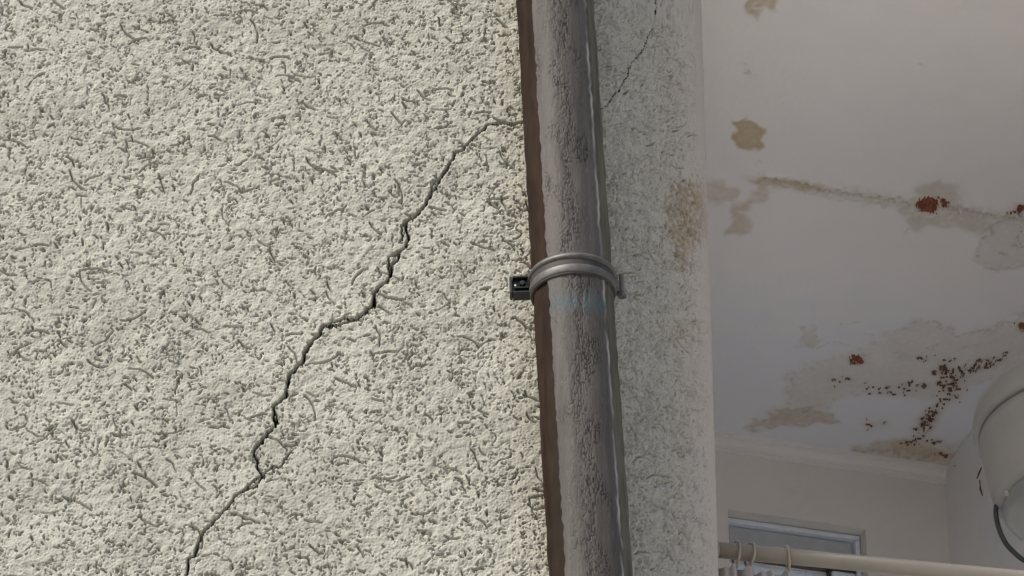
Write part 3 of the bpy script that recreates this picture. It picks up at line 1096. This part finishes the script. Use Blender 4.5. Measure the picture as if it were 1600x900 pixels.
# two or three long dark runs
for t0, a_, wd in ((R(-2), 0.75, R(2.0)), (R(9), 0.5, R(1.6)), (R(-14), 0.35, R(1.4))):
    cxn = t0 + R(3.0) * np.interp(hc, hc, band_noise((len(hc), 8), (0.00125, 1), 0.02, 0.2, int(300 + 7 * a_ * 10))[:, 0])
    run = np.exp(-((TT - cxn[:, None]) / wd) ** 2) * np.clip(0.55 + 0.7 * w4, 0, 1)
    vein = np.maximum(vein, a_ * run * np.clip(0.7 + 0.4 * w3, 0, 1))
inside = sstep(0, R(1.2), TT - Tl) * sstep(0, R(1.2), Tr - TT)
lip = np.exp(-((TT - Tl) / R(2.0)) ** 2) * 0.5 + np.exp(-((TT - Tr + R(2.2)) / R(2.2)) ** 2)
hgt = 0.0020 + 0.00022 * w2 * (0.2 + 0.8 * mid) + 0.00008 * w3 * mid - 0.0009 * vein + 0.0006 * lip
rr = RP + np.where(inside > 0, hgt * inside, 0) - 0.0016 * (1 - inside)
pale = np.exp(-((TT - Tr + R(4.0)) / R(2.2)) ** 2) * np.clip(0.42 + 0.30 * w2 + 0.30 * w4, 0, 1)  # highlight along the crust's right edge, painted as a pale line
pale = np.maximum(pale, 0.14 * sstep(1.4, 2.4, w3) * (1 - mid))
PV = B3[0] + LL[..., None] * B3[1] + rr[..., None] * (np.cos(TT)[..., None] * B3[2] + np.sin(TT)[..., None] * B3[3])
ppx, ppy = to_px(PV[..., 0], PV[..., 1], PV[..., 2])
arcdrop = 14 * (TT / R(50)) ** 2
blue = np.exp(-(((ppy - arcdrop) - 468 - 2.5 * w2) / 13) ** 2) * np.clip(0.80 + 0.2 * w2, 0, 0.95)
blue = np.maximum(blue, 0.5 * np.exp(-(((ppy - arcdrop) - 476 - 4 * w4) / 2.0) ** 2))
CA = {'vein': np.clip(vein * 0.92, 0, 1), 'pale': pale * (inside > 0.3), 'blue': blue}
Fp = grid_faces(*TT.shape)[:, ::-1]
keep = (inside.ravel()[Fp] > 0).any(1)
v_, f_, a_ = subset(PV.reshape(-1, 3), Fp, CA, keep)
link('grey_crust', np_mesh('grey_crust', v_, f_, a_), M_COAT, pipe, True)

# ------------------------------------------------------------------ pipe clamp
M_BAND = paint('clamp_band_paint', (0.050, 0.046, 0.043), (0.080, 0.074, 0.069), 0.5, 0.0, 60, 0.6, 0.0006)
M_BLACK = paint('clamp_black', (0.006, 0.007, 0.007), (0.014, 0.015, 0.015), 0.45, 0.0, 80, 0.35, 0.0005)
M_STEEL = paint('clamp_steel', (0.30, 0.31, 0.31), (0.42, 0.43, 0.42), 0.35, 0.8, 90)
M_LUG = paint('clamp_grey_lug', (0.10, 0.085, 0.09), (0.16, 0.14, 0.14), 0.55, 0.0, 60)
cp = at_y(901, 428, YP - RP)
hC = (cp - pb).dot(axis)
co_ = pb + axis * hC
tilt = R(0.5)
cax = (axis * math.cos(tilt) - front * math.sin(tilt)).normalized()
cfr = (front * math.cos(tilt) + axis * math.sin(tilt)).normalized()
co_ = co_ - cax * 0.0
clamp = empty('pipe_clamp', co_)
tag(clamp, 'ribbed grey pipe clamp with black bolt lug round the downpipe', 'clamp')
r0 = RP + 0.0005
M_GAP = paint('clamp_gap', (0.02, 0.018, 0.016), (0.035, 0.03, 0.028), 0.7)  # dark ring added to darken the gaps between rib and band
lathe('gap_ring', co_, cax, cfr, [(r0, 0.0375), (RP + 0.0036, 0.037), (RP + 0.0040, 0.035), (RP + 0.0040, 0.000), (RP + 0.0036, -0.002), (r0, -0.0025)], 96, M_GAP, clamp)
lathe('upper_rib', co_, cax, cfr, [(r0, 0.0355)] + [(RP + 0.0034 + 0.0034 * math.cos(a), 0.0305 + 0.0046 * math.sin(a)) for a in [R(80 - 20 * k) for k in range(9)]] + [(r0, 0.0245)],
      96, M_BAND, clamp)
lathe('band', co_, cax, cfr, [(r0, 0.0160), (RP + 0.0044, 0.0155), (RP + 0.0052, 0.0140), (RP + 0.0048, 0.009), (RP + 0.0052, 0.0035), (RP + 0.0044, 0.002), (r0, 0.0015)], 96, M_BAND, clamp)
sd = side
UPV = cax


def cbox(name, s0, s1, h0, h1, f0, f1, mat):
    o = co_ + sd * s0 + UPV * h0 + cfr * f0
    return oriented_box(name, o, sd * (s1 - s0), UPV * (h1 - h0), cfr * (f1 - f0), mat, clamp)


# left: black lug, two plates with a bolt through them
LH = 0.021
cbox('lug_block', -0.093, -0.0605, LH - 0.007, LH + 0.017, -0.026, -0.010, M_BLACK)
cbox('lug_lip', -0.0955, -0.0915, LH - 0.009, LH + 0.020, -0.026, -0.004, M_BLACK)
cbox('lug_lip', -0.0910, -0.0640, LH + 0.0172, LH + 0.0205, -0.026, -0.003, M_BLACK)
cbox('lug_lip', -0.0910, -0.0640, LH - 0.0100, LH - 0.0072, -0.026, -0.003, M_BLACK)
cbox('lug_tab', -0.0880, -0.0660, LH - 0.0010, LH + 0.0010, -0.0095, -0.004, M_BLACK)
lathe('bolt_head', co_ + sd * -0.076 + UPV * (LH + 0.009) + cfr * -0.0095, cfr, UPV, [(0.0, 0.0050), (0.0036, 0.0050), (0.0048, 0.0038), (0.0048, 0.0)], 6, M_BLACK, clamp, smooth=False)
lathe('bolt_washer', co_ + sd * -0.0865 + UPV * (LH + 0.006) + cfr * -0.0095, cfr, UPV, [(0.0, 0.002), (0.0020, 0.002), (0.0028, 0.0)], 10, M_STEEL, clamp)
# right: grey lug with a threaded bolt end
RH = 0.024
cbox('lug_plate', 0.0615, 0.0710, RH - 0.012, RH + 0.016, -0.016, -0.011, M_LUG)
cbox('lug_plate', 0.0615, 0.0725, RH - 0.011, RH + 0.015, -0.028, -0.023, M_LUG)
thr = []
for k in range(23):
    thr.append((0.0030 + (0.0011 if k % 2 else 0), RH - 0.014 + 0.0016 * k))
lathe('bolt_thread', co_ + sd * 0.0760 + cfr * -0.017, UPV, cfr, [(0, RH - 0.0145)] + thr + [(0, thr[-1][1] + .0005)], 14, M_LUG, clamp, smooth=False)
lathe('bolt_foot', co_ + sd * 0.0755 + UPV * (RH - 0.020) + cfr * -0.017, UPV, cfr, [(0, 0), (0.0065, 0), (0.0075, 0.002), (0.0065, 0.0045), (0, 0.005)], 6, M_LUG, clamp, smooth=False)
# stud that holds the clamp to the wall
bk = co_ - front * RP * 0.98
lathe('wall_stud', bk, -front, axis, [(0.006, 0), (0.006, 0.03)], 12, M_LUG, clamp)

# ------------------------------------------------------------------ water tank
M_TANK = paint('tank_enamel', (0.28, 0.27, 0.245), (0.32, 0.305, 0.28), 0.34, 0.0, 6, 0.5)
M_TANKB = paint('tank_bottom', (0.20, 0.195, 0.182), (0.23, 0.225, 0.21), 0.32, 0.0, 10, 0.5)
M_CABLE = paint('cable_rubber', (0.02, 0.02, 0.022), (0.035, 0.035, 0.036), 0.45)
TY = 6.42
tl = at_y(1522, 678, TY)
TR_ = 0.222
tz = tl.z
tc_ = Vector((tl.x + TR_, TY, tz))
tank = empty('water_tank', (tc_.x, tc_.y, tz - 0.13))
tag(tank, 'white enamelled round water tank on the side wall', 'water tank')
Z = Vector((0, math.sin(R(2)), math.cos(R(2)))); FY = Vector((0, -math.cos(R(2)), math.sin(R(2))))
lathe('upper_shell', tc_, Z, FY, [(0.0, 0.125), (0.10, 0.118), (0.165, 0.098), (0.200, 0.072), (0.216, 0.050), (TR_ - .001, 0.034), (TR_, 0.020), (TR_, 0.006), (TR_ - 0.003, 0.001), (TR_ - 0.009, -0.0005)], 120, M_TANK, tank)
lathe('seam_groove', tc_, Z, FY, [(TR_ - 0.008, 0.001), (TR_ - 0.011, -0.002), (TR_ - 0.009, -0.005)], 120, M_TANKB, tank)
lathe('lower_shell', tc_, Z, FY, [(TR_ - 0.013, -0.003), (TR_ - 0.009, -0.006), (TR_ - 0.010, -0.018), (TR_ - 0.022, -0.100), (TR_ - 0.027, -0.126), (TR_ - 0.034, -0.140), (TR_ - 0.044, -0.147)], 120, M_TANK, tank)
lathe('bottom_cap', tc_, Z, FY, [(TR_ - 0.044, -0.1465), (TR_ - 0.041, -0.149), (TR_ - 0.044, -0.154), (TR_ - 0.060, -0.160), (0.12, -0.165), (0.0, -0.167)], 120, M_TANKB, tank)
lathe('edge_glint', tc_ + Vector((-(TR_ - 0.044), -0.045, -0.146)), Vector((-0.7, -0.5, -0.5)).normalized(), Vector((0.5, -0.7, 0)).normalized(), [(0, 0.004), (0.004, 0.0035), (0.007, 0.0)], 14, M_TANK, tank)  # small stud added to stand in for the glint on the lower edge
bp = tc_ + Vector((0.14, 0.14, -0.02))
oriented_box('wall_bracket', tc_ + Vector((0.10, -0.05, 0.0)), Vector((0.17, 0.0, 0)), Vector((0, 0.10, 0)), Vector((0, 0, 0.05)), M_TANKB, tank)
# cable
cpts = []
for (a, bb) in [(1557, 790), (1556, 800), (1558, 815), (1563, 832), (1571, 848), (1582, 861), (1596, 873), (1612, 882), (1640, 892), (1680, 900)]:
    cpts.append(at_y(a, bb, TY + 0.02))


def smooth_pts(P, k=6):
    out = []
    for i in range(len(P) - 1):
        p0, p1, p2, p3 = P[max(i - 1, 0)], P[i], P[i + 1], P[min(i + 2, len(P) - 1)]
        for j in range(k):
            t = j / k
            out.append(0.5 * ((2 * p1) + (p2 - p0) * t + (2 * p0 - 5 * p1 + 4 * p2 - p3) * t * t + (3 * p1 - p0 - 3 * p2 + p3) * t ** 3))
    out.append(P[-1])
    return out


cable = tube('power_cable', smooth_pts(cpts), 0.0046, M_CABLE)
tag(cable, 'dark rubber cable looping down from the water tank', 'cable')

# ------------------------------------------------------------------ curtain rail, rings, curtain
M_RAIL = paint('rail_cream', (0.30, 0.27, 0.225), (0.33, 0.30, 0.25), 0.28, 0.0, 10, 0.5)
M_RING = paint('ring_plastic', (0.27, 0.24, 0.19), (0.31, 0.28, 0.225), 0.35, 0.0, 30, 0.5)
ra = at_y(1098, 857, 5.80)
zr = ra.z
rb = at_z(1600, 904, zr)
rdir = (rb - ra).normalized()
# meet the side wall
tt = (CORNER - ra).dot(side_n) / rdir.dot(side_n)
rail = empty('curtain_rail', ra)
tag(rail, 'cream curtain rail across the bottom right of the room', 'curtain rail')
RR = 0.0130
tube('rod', [ra, ra + rdir * tt * 0.5, ra + rdir * (tt - 0.002)], RR, M_RAIL, rail, 32)
lathe('end_flange', ra - rdir * 0.001, rdir, Vector((0, 0, 1)), [(0, -0.003), (0.017, -0.003), (0.0185, -0.001), (0.0185, 0.004), (0.0145, 0.006)], 32, M_RAIL, rail)
curtain = empty('curtain', ra + rdir * 0.09)
tag(curtain, 'pale gathered curtain hanging from rings on the cream rail', 'curtain')


def rail_at(pxv):
    best = min(range(400), key=lambda k: abs(float(to_px(*[np.float64(q) for q in (ra + rdir * (k * 0.0025))])[0]) - pxv))
    return ra + rdir * (best * 0.0025)


g = random.Random(9)
RINGS = [1116, 1150, 1171, 1232]
for q in RINGS:
    c0 = rail_at(q) + Vector((0, 0, -0.004))
    tl_ = g.uniform(-0.25, 0.25)
    nrm = (rdir + Vector((0, 0, 1)) * tl_ * 0.3 + rdir.cross(Vector((0, 0, 1))) * tl_).normalized()
    u = nrm.cross(Vector((0, 0, 1))).normalized(); w = u.cross(nrm)
    rad = RR + 0.006
    tube('ring', [c0 + (u * math.cos(a) + w * math.sin(a)) * rad for a in [2 * math.pi * k / 28 for k in range(28)]], 0.0026, M_RING, curtain, 10, True)
    tube('ring_clip', [c0 + w * -rad, c0 + w * -(rad + 0.006)], 0.0030, M_RING, curtain, 8)
    tube('ring_knob', [c0 + w * (rad + 0.000), c0 + w * (rad + 0.0045)], [0.0042, 0.003], M_RING, curtain, 10)
M_CLOTH, nt, b = new_mat('curtain_cloth')
co = coords(nt)
c = mix(nt, noise(nt, 30, 4, 0.6, co), (0.34, 0.31, 0.285), (0.40, 0.37, 0.345))
nt.links.new(c, b.inputs['Base Color'])
b.inputs['Roughness'].default_value = 0.9
bump(nt, b, noise(nt, 900, 2, 0.5, co), 0.0004, 0.6)
s0, s1 = (rail_at(1099) - ra).dot(rdir), (rail_at(1229) - ra).dot(rdir)
ringS = [(rail_at(q) - ra).dot(rdir) for q in RINGS]
out = rdir.cross(Vector((0, 0, 1))).normalized()
if out.y > 0: out = -out
nu, nv = 120, 60
vs, fs = [], []
for i in range(nv + 1):
    v = i / nv
    for k in range(nu + 1):
        u = k / nu
        s = s0 + (s1 - s0) * u
        near = min(abs(s - q) for q in ringS)
        sag = 0.010 * min(1, near / 0.012) ** 1.5
        spread = 1 + 0.25 * v
        fold = (0.009 + 0.012 * v) * (math.sin(s * 190 + 0.8 * math.sin(s * 90)) + 0.4 * math.sin(s * 410 + 2 * v))
        p = ra + rdir * (s0 + (s - s0) * spread) + Vector((0, 0, -0.0215 - sag * (1 - v) - 1.55 * v ** 1.8)) + out * (fold - 0.004)
        vs.append(p)
for i in range(nv):
    for k in range(nu):
        a = i * (nu + 1) + k
        fs.append((a, a + 1, a + nu + 2, a + nu + 1))
cl = mesh_obj('cloth', vs, fs, M_CLOTH, curtain, True)
md = cl.modifiers.new('thickness', 'SOLIDIFY'); md.thickness = 0.0012
